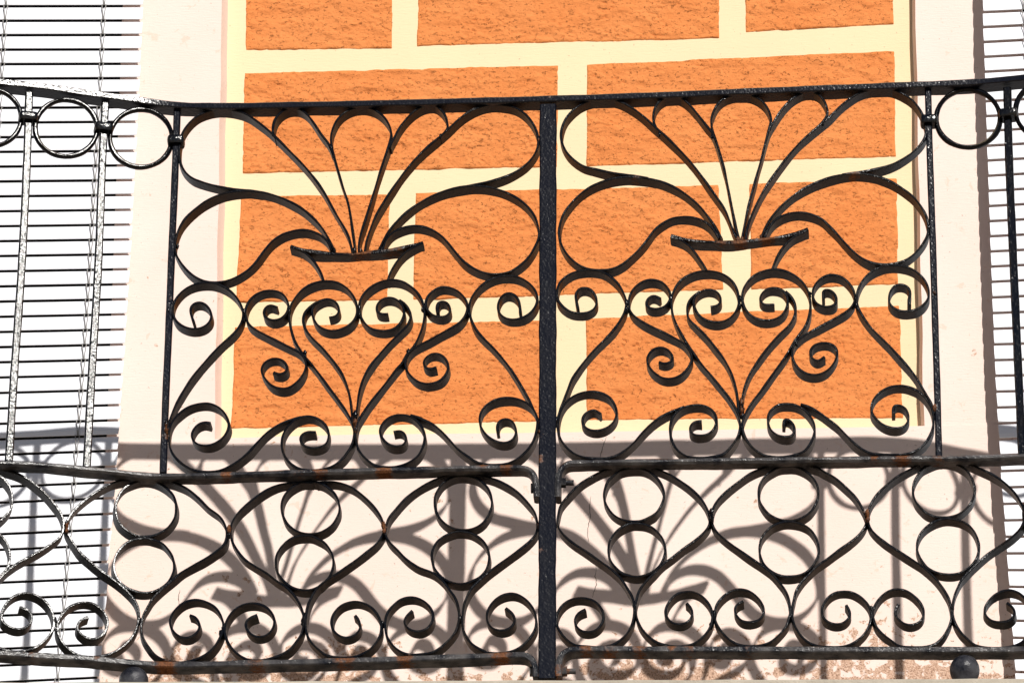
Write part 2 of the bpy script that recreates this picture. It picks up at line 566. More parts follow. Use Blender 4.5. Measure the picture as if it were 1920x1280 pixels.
def blind(name_label, off, gaps_a, xa_px, gaps_b, edge, side, cols, x_far):
    """gaps_a / gaps_b: y of each gap at pixel column xa_px and at the free edge; edge: table y -> edge x."""
    global LINK
    yb = D1 - off
    root = thing('slatted_blind', (at_y(xa_px, 640, yb).x, yb, Z_SLAB), name_label, 'blind', 'white slatted window blinds')
    rs = random.Random(int(off * 1e4))
    th = 0.0032
    for i in range(len(gaps_a) - 1):
        ga0, ga1, gb0, gb1 = gaps_a[i], gaps_a[i + 1], gaps_b[i], gaps_b[i + 1]
        gap = 1.35 + 0.1 * rs.uniform(-1, 1)
        ex = interp(edge, (gb0 + gb1) / 2)
        pts = []
        for y0, y1, x0, x1 in ((ga0 + gap, ga1 - gap, xa_px, xa_px), (gb0 + gap, gb1 - gap, interp(edge, gb0) , interp(edge, gb1))):
            pts.append((at_y(x0, y0, yb), at_y(x1, y1, yb)))
        (a0, a1), (b0, b1) = pts
        # extend from the traced column out past the frame
        da = (a0 - b0); da1 = (a1 - b1)
        kx = (x_far - b0.x) / da.x
        f0, f1 = b0 + da * kx, b1 + da1 * kx
        wob = rs.uniform(-0.0006, 0.0006)
        vv = []
        prof = [(0.0, 0.0055), (0.03, 0.0046), (0.35, 0.0016), (0.7, 0.0), (0.98, 0.0), (1.0, 0.0005), (1.0, 0.0011), (0.5, 0.0036), (0.0, 0.0068)]
        for p0, p1 in ((b0, b1), (f0, f1)):
            for t, dy in prof:
                p = p0.lerp(p1, t)
                vv.append((p.x + (0.0 if p0 is f0 else (wob if 0.02 < t < 0.98 else wob - side * 0.0006)), p.y + dy, p.z))
        m_ = len(prof)
        ff = [tuple(range(m_)), tuple(range(2 * m_ - 1, m_ - 1, -1))]
        for k in range(m_):
            j = (k + 1) % m_
            ff.append((k, k + m_, j + m_, j))
        mesh_obj('slat', vv, ff, MAT_SLAT, root)
        for tab, x_ref in cols:
            cx = interp(tab, (ga0 + gb0) / 2)
            cx1 = interp(tab, (ga1 + gb1) / 2)
            if not (-60 < cx < 1990):
                continue
            tt = (cx - xa_px) / (ex - xa_px)
            top = at_y(cx, ga0 + (gb0 - ga0) * tt, yb - 0.0026)
            bot = at_y(cx1, ga1 + (gb1 - ga1) * tt - 1.5, yb - 0.0026)
            if LINK is None:
                LINK = link_mesh()
            o = bpy.data.objects.new('wire_link', LINK)
            COL.objects.link(o)
            h = (top - bot).length
            o.parent = root
            o.matrix_parent_inverse = Matrix.Translation(-Vector(root.location))
            ax = (bot - top) / -1.0
            wd = 0.0078
            o.matrix_basis = Matrix(((wd, 0, ax.x, top.x), (0, wd, ax.y, top.y), (0, 0, ax.z, top.z), (0, 0, 0, 1)))
    return root

def series(anchors, i0, i1):
    """Row index -> y, through measured anchors (index, y), quadratic-ish extrapolation at the ends."""
    out = []
    for i in range(i0, i1 + 1):
        out.append(interp(anchors, i))
    return out

# left blind, gap rows numbered from the first one in view (y = 11)
LA = [(-20, -505), (0, 11.0), (5, 146.4), (11, 311.2), (17, 478.9), (25, 706.2), (30, 850.8), (32, 911), (36, 1029), (39, 1121), (44, 1277), (48, 1405)]
LB = [(-20, -506), (0, 10.6), (5, 145.6), (11, 308.8), (17, 475.2), (25, 700.5), (30, 843.0), (32, 902), (36, 1020), (39, 1113), (44, 1268), (48, 1395)]
LEDGE = [(-600, 305), (0, 268), (150, 262), (320, 253), (500, 243), (710, 230), (830, 221.5), (930, 215), (1020, 206), (1115, 199.5), (1215, 191), (1270, 185.6), (1400, 172)]
LCOL = [(-600, 231), (11, 195), (146, 189), (311, 179), (479, 169.5), (701, 154.7), (845, 143), (905, 139), (1000, 131), (1087, 124), (1180, 116.5), (1275, 107)]
LCOL0 = [(-600, 47), (11, 11), (120, 4.7), (480, -16), (1280, -80)]
blind('white slatted blind hanging beside the left window jamb, behind two glinting railing bars', 0.030,
      series(LA, -16, 45), 0, series(LB, -16, 45), LEDGE, 1, ((LCOL, 0), (LCOL0, 0)), XW_L)
RA = [(-20, -543), (0, 18.7), (1, 46.3), (2, 74.0), (10, 296), (18, 524), (24, 702), (28, 820), (30, 880), (34, 1004), (38, 1130), (42, 1258), (46, 1390)]
RB = [(-20, -540), (0, 22.0), (1, 50.0), (2, 78.0), (10, 300), (18, 527), (24, 703), (28, 821.9), (30, 881.5), (34, 1004.5), (38, 1129.3), (42, 1257.6), (46, 1388)]
REDGE = [(-600, 1824), (0, 1843), (60, 1844), (300, 1852), (700, 1866), (850, 1875), (900, 1878.5), (1070, 1890), (1270, 1905), (1400, 1914)]
RCOL = [(-600, 1890), (18, 1919.6), (60, 1922), (700, 1962)]
blind('white slatted blind at the right edge, throwing a brown shadow strip on the jamb', 0.058,
      series(RA, -16, 43), 1920, series(RB, -16, 43), REDGE, -1, ((RCOL, 0),), XW_R)

# ------------------------------------------------------------------ wrought-iron railing
rail_foot = on_rail(1026, 1262, 0.0)
railing = thing('balcony_railing', (rail_foot.x, 0.0, Z_SLAB),
                'black wrought iron balcony railing with scrolls, flower petals and rings along the slab', 'railing')

CROP = {'A': (0, 120), 'a': (300, 160), 'b': (660, 160), 'c': (1000, 140), 'd': (1380, 140),
        'e': (300, 320), 'f': (660, 320), 'g': (1020, 320), 'h': (1380, 320),
        'i': (300, 500), 'j': (660, 500), 'k': (1020, 500), 'l': (1380, 500),
        'm': (300, 680), 'n': (660, 680), 'o': (1020, 680), 'p': (1380, 680),
        'q': (0, 860), 'r': (400, 860), 's': (760, 860), 't': (1140, 860), 'u': (1520, 840),
        'v': (0, 1060), 'w': (300, 1060), 'x': (600, 1060), 'y': (880, 1060), 'z': (1160, 1060),
        'Y': (1440, 1060), 'X': (1600, 1060)}

def T(txt):
    """Parse a traced stroke: a crop letter switches the local origin, then x,y pairs in that crop."""
    out, key = [], None
    for tok in txt.split():
        if ',' not in tok:
            key = tok
            continue
        x, y = (float(q) for q in tok.split(','))
        if key == '0':
            out.append((x, y))
            continue
        ox, oy = CROP[key]
        s = 5.819 if key in 'vwxyzYX' else 4.5725
        out.append((ox + x / s, oy + y / s))
    return out

def resample(pts, step=3.6, closed=False):
    P = [np.array(p, float) for p in pts]
    if closed:
        P = P + [P[0]]
    ext = [2 * P[0] - P[1]] + P + [2 * P[-1] - P[-2]] if not closed else [P[-2]] + P + [P[1]]
    dense = []
    for i in range(1, len(ext) - 2):
        p0, p1, p2, p3 = ext[i - 1:i + 3]
        t0 = 0.0
        t1 = t0 + max(1e-6, np.linalg.norm(p1 - p0)) ** 0.5
        t2 = t1 + max(1e-6, np.linalg.norm(p2 - p1)) ** 0.5
        t3 = t2 + max(1e-6, np.linalg.norm(p3 - p2)) ** 0.5
        for t in np.linspace(t1, t2, 14, endpoint=False):
            a1 = (t1 - t) / (t1 - t0) * p0 + (t - t0) / (t1 - t0) * p1
            a2 = (t2 - t) / (t2 - t1) * p1 + (t - t1) / (t2 - t1) * p2
            a3 = (t3 - t) / (t3 - t2) * p2 + (t - t2) / (t3 - t2) * p3
            b1 = (t2 - t) / (t2 - t0) * a1 + (t - t0) / (t2 - t0) * a2
            b2 = (t3 - t) / (t3 - t1) * a2 + (t - t1) / (t3 - t1) * a3
            dense.append((t2 - t) / (t2 - t1) * b1 + (t - t1) / (t2 - t1) * b2)
    dense.append(P[-1])
    D = np.array(dense)
    seg = np.linalg.norm(np.diff(D, axis=0), axis=1)
    cum = np.concatenate([[0], np.cumsum(seg)])
    n = max(4, int(cum[-1] / step))
    q = np.linspace(0, cum[-1], n + 1)
    R = np.stack([np.interp(q, cum, D[:, 0]), np.interp(q, cum, D[:, 1])], 1)
    # Taubin smoothing irons out the tracing jitter without shrinking the curls
    for lam in (0.5, -0.53) * 5:
        if closed:
            L_ = (np.roll(R[:-1], 1, 0) + np.roll(R[:-1], -1, 0)) / 2 - R[:-1]
            R[:-1] += lam * L_
            R[-1] = R[0]
        else:
            L_ = (R[:-2] + R[2:]) / 2 - R[1:-1]
            R[1:-1] += lam * L_
    return R

RUST = [on_rail(x, y) for x, y in (
    (646, 462), (675, 466), (690, 466), (735, 462), (1352, 446), (1388, 445), (1436, 440), (666, 790), (667, 810), (1390, 770), (1392, 752),
    (310, 815), (313, 800), (1013, 790), (1012, 815), (1013, 860), (950, 875), (905, 870), (720, 882), (600, 880), (560, 884), (425, 888),
    (125, 985), (430, 985), (718, 985), (1010, 985), (1335, 955), (1627, 960), (620, 1080), (505, 1095), (830, 1080), (1800, 845), (1760, 856),
    (1690, 858), (1640, 858), (1200, 1212), (1260, 1213), (1290, 1213), (1400, 1214), (640, 1236), (655, 1235), (760, 1231), (480, 1242),
    (310, 1244), (180, 1232), (60, 1222), (940, 1224), (1090, 1213), (1100, 1212), (1015, 1030), (1030, 178), (980, 178), (1010, 260), (1013, 440),
    (1046, 560), (320, 560), (1748, 550), (1752, 760), (480, 352), (885, 350), (1190, 330), (1600, 325), (1030, 1262), (1060, 1255), (1140, 1232))]
RUST_N = np.array([[p.x, p.z] for p in RUST])
RUST_R = np.random.RandomState(5).uniform(0.006, 0.016, len(RUST))
RUST_G = np.random.RandomState(6).uniform(0.6, 1.35, len(RUST))

def rust_layer(me, gain=1.0, radius=0.016):
    n = len(me.vertices)
    co = np.zeros(n * 3, np.float32)
    me.vertices.foreach_get('co', co)
    co = co.reshape(-1, 3)[:, [0, 2]]
    d2 = ((co[:, None, :] - RUST_N[None]) ** 2).sum(-1)
    val = (np.exp(-d2 / (2 * RUST_R[None] ** 2)) * RUST_G[None]).max(1).astype(np.float32) * gain
    a = me.attributes.new('rust', 'FLOAT', 'POINT')
    a.data.foreach_set('value', val)

BAND_T, BAND_D = 0.0041, 0.030
counter = [0]

def sweep(name, px, off=0.0, thick=BAND_T, depth=BAND_D, closed=False, mat=None, parent=None, tip=(0, 0), chamfer=0.0009,
          step=3.6, wob=1.6, lean=None):
    """Flat iron bar, on edge, following a stroke in the railing's own surface."""
    counter[0] += 1
    rs = np.random.RandomState(counter[0])
    R = resample(px, step, closed)
    off = off + (counter[0] % 7 - 3) * 0.00023           # no two bars exactly flush
    P, N = [], []
    for x, y in R:
        p = on_rail(x, y, off + (lean(y) if lean else 0.0))
        P.append(p)
        N.append(inward(p.x))
    n = len(P)
    ph = rs.rand(6) * 6.28
    c = chamfer
    vv = []
    for i in range(n):
        if closed:
            tg = P[(i + 1) % (n - 1)] - P[(i - 1) % (n - 1)]
        else:
            tg = P[min(i + 1, n - 1)] - P[max(i - 1, 0)]
        nn = N[i]
        tg = (tg - nn * tg.dot(nn)).normalized()
        w = tg.cross(nn).normalized()
        u = i * step * MM
        h = thick / 2 * (1 + wob * (0.08 * math.sin(u * 55 + ph[0]) + 0.05 * math.sin(u * 131 + ph[1]) + 0.05 * (rs.rand() - 0.5)))
        dd = depth * (1 + wob * 0.035 * math.sin(u * 37 + ph[2]))
        f = wob * (0.0005 * math.sin(u * 43 + ph[3]) + 0.00012 * (rs.rand() - 0.5))
        if not closed:                                  # hammered tips
            for end, dist in ((0, i), (1, n - 1 - i)):
                if tip[end] and dist < 7:
                    h *= 1 + tip[end] * (1 - dist / 7.0)
        base = P[i] + nn * f
        for a, b in ((-h + c, 0), (h - c, 0), (h, c), (h, dd - c), (h - c, dd), (-h + c, dd), (-h, dd - c), (-h, c)):
            vv.append(base + w * a + nn * b)
    ff = []
    m = n - 1
    if closed:
        vv = vv[:m * 8]
        for i in range(m):
            for k in range(8):
                a, b = i * 8 + k, i * 8 + (k + 1) % 8
                a2, b2 = ((i + 1) % m) * 8 + k, ((i + 1) % m) * 8 + (k + 1) % 8
                ff.append((a, a2, b2, b))
    else:
        for i in range(m):
            for k in range(8):
                a, b = i * 8 + k, i * 8 + (k + 1) % 8
                ff.append((a, a + 8, b + 8, b))
        ff.append(tuple(range(8)))
        ff.append(tuple(range(m * 8 + 7, m * 8 - 1, -1)))
    o = mesh_obj(name, vv, ff, mat or IRON, parent or railing, smooth=35)
    rust_layer(o.data)
    return o

def blob(name, px, r, off=0.01, mat=None, squash=(1, 1, 1), seed=0, parent=None, segs=10, rough=0.22):
    c = on_rail(*px, off)
    rs = random.Random(seed + int(px[0] * 7 + px[1]))
    vv, ff = [], []
    for i in range(segs + 1):
        th = math.pi * i / segs
        for k in range(segs * 2):
            a = math.pi * k / segs
            q = Vector((math.sin(th) * math.cos(a) * squash[0], math.sin(th) * math.sin(a) * squash[1], math.cos(th) * squash[2]))
            g = 1 + rough * (0.5 * math.sin(q.x * 5 + seed) * math.sin(q.z * 6 + 1 + seed) + rs.uniform(-.3, .3) * (0 < i < segs))
            vv.append(c + q * (r * g))
    w = segs * 2
    for i in range(segs):
        for k in range(w):
            j = (k + 1) % w
            ff.append((i * w + k, (i + 1) * w + k, (i + 1) * w + j, i * w + j))
    o = mesh_obj(name, vv, ff, mat or IRON_WELD, parent or railing, smooth=60)
    rust_layer(o.data)
    return o

# --- rails
TOP = [(-330, 109), (-150, 132), (0, 152.5), (87, 162), (175, 175), (262, 187), (310, 193.5), (350, 197), (400, 198), (550, 196),
       (700, 193), (879, 188.5), (1060, 183.5), (1250, 177), (1400, 170.5), (1600, 162.5), (1780, 155.5), (1850, 151.5),
       (1920, 144.5), (2000, 136), (2150, 118), (2330, 97)]
sweep('top_rail', TOP, -0.006, 0.0116, 0.035, mat=IRON_POST, chamfer=0.0016, step=6, wob=0.5)
MIDL = [(-330, 846), (-150, 857), (0, 866), (87, 870.5), (197, 881), (282, 889.5), (340, 890.5), (500, 886), (700, 880.5), (860, 876.5),
        (970, 875), (985, 876.5), (996, 882), (1002, 893), (1005, 910), (1006, 930)]
sweep('middle_rail', MIDL, -0.003, 0.0105, 0.032, mat=IRON_RUSTY, chamfer=0.0036, step=5, wob=0.8)
MIDR = [(1046, 930), (1046, 908), (1048, 889), (1055, 874), (1066, 867.5), (1085, 866), (1200, 864), (1420, 861), (1600, 859), (1780, 857),
        (1860, 856), (1920, 854), (2000, 851), (2150, 843), (2330, 833)]
sweep('middle_rail', MIDR, -0.003, 0.0105, 0.032, mat=IRON_RUSTY, chamfer=0.0036, step=5, wob=0.8)
BOTL = [(-330, 1205), (-150, 1214), (0, 1223), (155, 1232.5), (250, 1240.5), (300, 1244.0), (360, 1244), (450, 1242), (620, 1238), (780, 1233),
        (920, 1228), (978, 1226.5), (990, 1229), (999, 1238), (1003, 1250), (1004, 1267)]
sweep('bottom_rail', BOTL, -0.004, 0.0102, 0.036, mat=IRON_RUSTY, chamfer=0.0018, step=5, wob=0.7)
BOTR = [(1047, 1266), (1047, 1250), (1049, 1236), (1056, 1223), (1068, 1216.5), (1085, 1215), (1160, 1215), (1480, 1216), (1750, 1216.5), (1850, 1216.5),
        (1920, 1215.5), (2000, 1213), (2150, 1206), (2330, 1197)]
sweep('bottom_rail', BOTR, -0.004, 0.0102, 0.036, mat=IRON_RUSTY, chamfer=0.0018, step=5, wob=0.7)

# --- uprights
sweep('post', [(1027.3, 195), (1027, 420), (1026.5, 700), (1026, 960), (1025.5, 1270)], -0.0025, 0.0290, 0.011, mat=IRON_POST, chamfer=0.0022, step=8, wob=0.35)
STILE_L = [(332, 203), (327.5, 330), (322, 460), (315, 640), (310.5, 740), (305.5, 884)]
STILE_R = [(1740, 163), (1743.5, 290), (1749, 450), (1754, 620), (1758, 750), (1760.5, 856)]
sweep('stile', STILE_L, 0.003, 0.0118, 0.0125, mat=IRON_POST, chamfer=0.0022, step=8, wob=0.25)
sweep('stile', STILE_R, 0.003, 0.0112, 0.0125, mat=IRON_POST, chamfer=0.0022, step=8, wob=0.25)
BARS = [([(55, 172), (51, 300), (41, 500), (27, 700), (17, 866)], (53.6, 218)),
        ([(198, 190), (192.5, 300), (184.5, 500), (172.5, 700), (163, 878)], (195, 238)),
        ([(-88, 156), (-93, 290), (-104, 490), (-120, 690), (-132, 858)], (-90, 201)),
        ([(1888, 163), (1891, 290), (1899, 480), (1908, 680), (1916, 853)], (1890, 212)),
        ([(2036, 145), (2040, 280), (2050, 480), (2060, 680), (2069, 846)], (2039, 195)),
        ([(2185, 128), (2190, 270), (2202, 480), (2214, 680), (2224, 836)], (2189, 178))]
for pts, _ in BARS:
    sweep('baluster', pts, 0.003, 0.0135, 0.0128, mat=IRON_LUMPY, chamfer=0.0024, step=8, wob=0.3)

def ellipse(cx, cy, rx, ry, n=26, rot=0.0):
    return [(cx + rx * math.cos(2 * math.pi * k / n + rot), cy + ry * math.sin(2 * math.pi * k / n + rot)) for k in range(n)]

for cx, cy, rx, ry in ((124.6, 238, 58, 53), (264.5, 257, 57.5, 54), (-18, 219, 58, 53), (-160, 201, 58, 53), (1815, 220, 59.5, 54), (1963.5, 205, 60, 54), (2112, 188, 60, 54)):
    sweep('ring', ellipse(cx, cy, rx, ry), 0.004, 0.0084, 0.0115, closed=True, chamfer=0.0036, wob=1.2)

def collar(px, w=0.032, h=0.0145, d=0.030):
    c = on_rail(*px, 0.0)
    n_ = inward(c.x)
    tx = Vector((n_.y, -n_.x, 0))
    prof = []
    cr = 0.006
    for sx, sy, a0 in ((1, 0, -90), (1, 1, 0), (-1, 1, 90), (-1, 0, 180)):
        cx = sx * (w / 2 - cr); cy = -0.006 + (cr if sy == 0 else d - cr)
        for k in range(5):
            a = math.radians(a0 + 90 * k / 4)
            prof.append((cx + cr * math.cos(a), cy + cr * math.sin(a)))
    m = len(prof)
    vv, ff = [], []
    lev = [(-h / 2, 0.93), (-h / 2 + 0.003, 1.0), (0.0, 1.03), (h / 2 - 0.003, 1.0), (h / 2, 0.93)]
    for z, s in lev:
        for a, b in prof:
            vv.append(c + tx * (a * s) + n_ * (0.009 + (b - 0.009) * s) + Vector((0, 0, z)))
    for r in range(len(lev) - 1):
        for k in range(m):
            j = (k + 1) % m
            ff.append((r * m + k, r * m + j, (r + 1) * m + j, (r + 1) * m + k))
    ff.append(tuple(range(m - 1, -1, -1)))
    ff.append(tuple(range((len(lev) - 1) * m, len(lev) * m)))
    o = mesh_obj('collar', vv, ff, IRON_LUMPY, railing, smooth=40)
    rust_layer(o.data)
for _, c in BARS:
    collar(c)
collar((329.5, 262), 0.029)
collar((1742, 224), 0.029)

# --- upper panels: flower petals, leaves, vase, scrolls and heart
UP = [
 ('petal', (0, 0), "e 1650,700 1612,552 a 1500,1085 1380,875 1240,695 1110,560 1000,450 920,378 820,300 740,248 640,212 540,200 440,210 340,248 270,302 215,370 185,430 170,500 163,580 172,650 205,725 265,785 370,830 480,862 600,885 700,895 800,902 870,912"),
 ('leaf', (0, 0), "e 1490,670 1440,572 1390,492 1310,402 1200,312 1080,247 960,202 850,178 740,172 620,180 500,210 390,260 300,325 220,402 170,482 142,560 130,620 128,665 138,712 168,772 222,842 290,900 370,940 440,953 520,950 610,930 700,887 780,827 840,757 900,672 960,602 1040,547 1130,517 1230,507 1320,527 1390,562 1440,612 1465,675"),
 ('petal', (0, 0), "a 990,452 976,425 967,395 977,312 1010,257 1060,217 1130,197 1200,207 1260,250 1320,325 1380,415 1440,492 1478,575"),
 ('petal', (0, 0), "e 1672,700 1655,560 a 1612,1010 1562,850 1512,680 1487,590 1467,500 1466,430 1490,350 1530,282 1600,222 1690,187 b 130,187 215,220 278,275 318,340 335,400 332,450 320,500 300,562 270,650 230,770 200,870 160,1002 120,1132 f 62,600 58,700"),
 ('petal', (0, 0), "b 325,530 338,495 362,450 402,370 452,300 510,237 570,192 640,167 700,167 750,197 795,252 815,312 817,362 795,398 755,440"),
 ('petal', (0, 0), "f 108,700 128,590 b 200,1122 270,1002 350,882 450,742 550,622 650,522 760,432 830,370 920,287 1010,222 1100,182 1200,162 1300,167 1400,192 1480,242 1540,312 1580,390 1596,460 1593,520 1568,582 1518,650 1440,715 1340,770 1220,812 1100,840 1000,858 925,870"),
 ('leaf', (0, 0), "f 230,670 300,542 370,452 470,352 580,272 700,207 820,164 920,142 1020,130 1120,132 1220,150 1330,187 1430,242 1510,312 1565,390 1593,470 1601,530 1595,590 1568,650 1520,730 1450,800 1370,853 1290,878 1200,885 1120,870 1040,835 960,778 890,700 830,625 770,560 700,512 620,482 530,473 440,489 370,517 320,555 282,612 262,675"),
 ('vase_rim', (0, 0), "e 1118,648 1200,672 1300,690 1420,702 1540,710 1640,714 f 100,706 200,697 300,685 400,665 500,637 608,610"),
 ('vase_neck', (0, 0), "e 1122,655 1190,678 1252,710 1312,765 1352,825 1382,882 1400,940"),
 ('vase_neck', (0, 0), "f 610,614 540,645 460,695 400,755 350,832 322,890 306,940"),
 ('scroll', (0.3, 0), "i 287,468 268,412 260,362 282,322 330,304 380,317 420,357 437,402 433,450 400,495 340,525 270,530 200,510 145,470 117,420 108,370 117,312 150,252 210,192 290,152 380,136 470,143 550,172 620,222 670,282 700,342 711,402 700,462 670,522 620,582 550,645 480,712 410,785 330,875 260,965 200,1062 150,1152 110,1240 m 80,500 62,580"),
 ('scroll', (0.3, 0), "m 430,515 375,508 322,530 283,580 272,622 292,672 342,702 420,706 500,672 560,612 588,542 580,482 540,412 480,367 410,346 330,352 250,377 180,422 112,492 82,562 75,640 82,712 112,782 172,850 250,902 330,927 430,930 520,915 600,880 680,830 760,762 830,685 900,613 980,552 1060,508 1140,480 1210,460"),
 ('scroll', (0.3, 0), "m 1335,594 1265,595 1217,620 1205,660 1227,700 1290,726 1360,721 1420,690 1443,632 1439,572 1410,522 1350,477 1280,457 1210,466 1150,493 1090,552 1052,622 1043,702 1065,790 1120,860 1190,902 1300,918 1400,908 1480,882 1560,822 1620,742 1655,660 1664,590 1642,500 1600,420 1530,320 1450,212 1370,102 1292,0 i 1235,760 1195,700 1158,640 1130,562 1112,482 1107,402 1117,342 1152,272 1222,192 1312,142 1420,123 1520,137 1600,182 1658,252 1684,322 1686,400 1658,460 1600,510 1500,545 1420,538 1352,500 1314,435 1303,380 1317,335 1370,292 1440,274 1500,297 1530,347 1528,392 1500,420 1448,432"),
 ('heart', (0, 0), "m 1652,520 i 1640,1240 1620,1082 1562,922 1482,802 1390,692 1290,592 1242,522 1227,452 1242,392 1290,340 1345,300"),
 ('scroll', (0.3, 0.3), "i 1005,345 940,327 902,352 889,395 907,430 960,455 1030,445 1075,410 1098,360 1094,300 1060,242 1010,212 940,201 870,212 800,252 752,312 732,372 737,432 762,490 822,540 900,582 1000,632 1100,682 1180,722 1230,772 1250,832 1235,902 1182,980 1102,1035 1030,1042 952,1012 897,950 870,890 881,842 920,802 980,784 1040,797 1080,837 1089,877 1060,910 1012,918 972,903"),
 ('scroll', (0.3, 0), "j 1442,395 1438,332 1425,282 1390,242 1340,227 1292,247 1257,302 1252,360 1277,410 1330,440 1400,447 1470,430 1530,393 1576,330 1588,270 1573,210 1530,152 1470,107 1400,80 1320,73 1240,86 1160,121 1090,177 1042,237 1012,302 1006,372 1021,442 1061,530 1120,602 1200,682 1280,772 1350,862 1410,952 1470,1052 1520,1142 1560,1225 n 1580,440 1603,540"),
 ('scroll', (0.3, 0), "n 1250,590 1246,542 1270,497 1320,480 1370,497 1399,545 1404,600 1380,650 1320,679 1250,674 1172,635 1117,570 1094,500 1107,422 1152,362 1222,317 1310,297 1400,302 1480,332 1540,377 1577,440 1588,510 1578,600 1548,680 1498,750 1430,810 1350,850 1260,868 1160,868 1060,845 980,793 900,730 830,652 760,578 690,522 620,488 560,462 500,445"),
 ('scroll', (0.3, 0), "n 355,590 412,582 450,607 462,650 440,695 380,712 312,695 257,640 240,580 262,522 312,472 380,444 450,443 520,467 580,522 617,592 622,660 603,730 560,800 490,850 400,882 300,890 200,875 122,822 62,752 37,682 32,602 47,512 92,432 152,342 232,242 312,142 400,32 430,0 j 470,752 530,680 570,602 600,522 617,442 619,362 600,292 560,222 500,167 430,127 350,111 270,119 190,152 120,207 76,272 61,342 71,410 101,470 150,520 220,544 300,544 370,520 420,470 443,410 440,352 410,302 350,267 290,267 237,297 212,347 222,390 262,405 310,404"),
 ('heart', (0, 0), "n 22,530 j 42,1210 60,1082 100,952 160,842 240,742 330,642 420,557 480,492 503,432 490,372 452,317 405,283"),
 ('scroll', (0.3, 0.3), "j 735,390 729,342 742,307 780,295 820,312 839,350 835,390 800,420 740,425 682,405 642,360 632,312 652,252 702,202 760,173 830,176 900,202 950,247 983,302 988,360 968,420 920,480 840,530 760,572 670,622 590,662 520,707 472,762 457,820 467,880 502,932 560,980 630,1000 710,990 770,960 813,900 824,842 800,787 760,752 700,742 652,762 617,807 622,850 662,875 725,862"),
 # right-hand panel
 ('petal', (0, 0), "g 1668,610 1625,520 c 1640,1152 1560,1032 1460,892 1350,752 1230,622 1130,522 1030,432 950,360 850,287 760,237 680,214 590,206 500,221 410,252 340,302 280,372 247,450 237,530 252,600 290,670 350,730 430,780 540,808 660,836 780,856 900,870 985,885"),
 ('leaf', (0, 0), "g 1525,585 1472,485 1420,412 1340,312 1240,222 1130,147 1010,92 900,66 800,56 700,53 600,66 490,97 390,142 300,207 220,292 166,372 137,460 129,530 141,610 180,690 240,760 320,815 400,842 500,850 600,835 680,795 760,727 830,657 890,582 950,502 1020,447 1100,407 1190,395 1280,402 1370,432 1440,487 1500,575"),
 ('petal', (0, 0), "c 1062,466 1042,430 1028,375 1037,302 1070,242 1120,202 1190,184 1260,197 1320,237 1380,302 1440,377 1490,442 1530,492 1565,570"),
 ('petal', (0, 0), "g 1682,610 1650,500 c 1702,1132 1672,982 1642,832 1602,682 1562,552 1532,452 1524,392 1542,322 1590,242 1660,192 1740,169 d 95,169 170,191 230,231 273,290 296,350 299,405 287,452 271,512 247,602 217,722 182,842 147,972 112,1102 h 62,520 48,600"),
 ('petal', (0, 0), "d 283,480 303,440 332,390 382,312 440,242 500,191 570,157 640,150 700,166 750,217 779,282 784,330 768,370 730,422"),
 ('petal', (0, 0), "h 82,600 100,480 d 180,1102 260,952 350,822 450,692 560,572 660,482 740,412 820,342 900,262 980,202 1060,157 1150,130 1250,121 1340,127 1420,156 1500,206 1560,272 1600,342 1620,405 1630,470 1618,540 1580,600 1520,660 1440,715 1340,765 1220,800 1100,826 1000,841 910,855"),
 ('leaf', (0, 0), "h 212,580 260,472 310,392 390,302 480,222 580,152 700,92 820,52 920,32 1020,23 1120,31 1220,51 1330,91 1430,151 1510,212 1570,282 1618,360 1642,430 1648,500 1637,560 1598,630 1538,700 1460,758 1370,790 1270,801 1180,792 1090,755 1010,695 930,612 860,532 800,472 740,417 670,382 590,361 500,359 420,377 350,412 292,472 245,570"),
 ('vase_rim', (0, 0), "g 1087,560 1160,577 1250,592 1340,601 1450,608 1560,614 1680,614 h 100,605 200,592 300,577 400,561 500,537 618,500"),
 ('vase_neck', (0, 0), "g 1090,566 1152,586 1222,626 1282,686 1332,756 1370,812 1394,855"),
 ('vase_neck', (0, 0), "h 620,505 560,537 500,566 440,615 390,675 350,742 325,802 308,845"),
 ('scroll', (0.3, 0), "k 293,360 278,292 272,237 302,192 345,180 400,197 440,247 450,300 433,350 380,385 310,395 230,383 162,340 118,280 112,212 132,142 182,87 250,47 340,27 430,27 510,47 580,92 640,152 680,222 703,292 698,360 668,430 610,520 530,612 450,692 370,782 300,872 240,962 200,1062 165,1152 135,1225 o 128,430 104,500"),
 ('scroll', (0.3, 0), "o 487,435 435,404 382,416 342,452 330,502 352,550 410,577 480,575 550,545 603,490 622,420 603,352 560,292 490,257 420,245 340,252 260,282 190,337 147,402 122,482 119,560 137,640 182,710 240,765 320,802 420,816 530,813 620,790 700,742 770,680 840,602 910,532 990,470 1070,426 1140,395 1205,370"),
 ('scroll', (0.3, 0), "o 1352,500 1292,506 1257,541 1252,580 1282,610 1340,620 1410,605 1458,560 1478,500 1468,442 1428,392 1360,362 1290,359 1220,373 1150,413 1102,472 1082,540 1086,620 1112,700 1162,760 1230,797 1330,810 1440,803 1540,780 1600,722 1648,652 1673,590 1679,502 1650,402 1590,302 1510,202 1420,92 1342,0 k 1300,762 1250,690 1200,612 1150,522 1112,432 1096,362 1092,282 1107,222 1142,152 1202,92 1280,52 1370,34 1460,40 1540,67 1610,122 1653,192 1668,262 1667,330 1638,390 1590,438 1520,467 1440,467 1362,440 1312,392 1286,330 1284,282 1312,237 1370,202 1430,195 1485,217 1513,262 1508,305 1480,330 1428,342"),
 ('heart', (0, 0), "o 1676,420 k 1665,1182 1650,1062 1610,922 1550,802 1470,692 1390,592 1300,502 1242,442 1227,382 1237,312 1270,262 1335,213"),
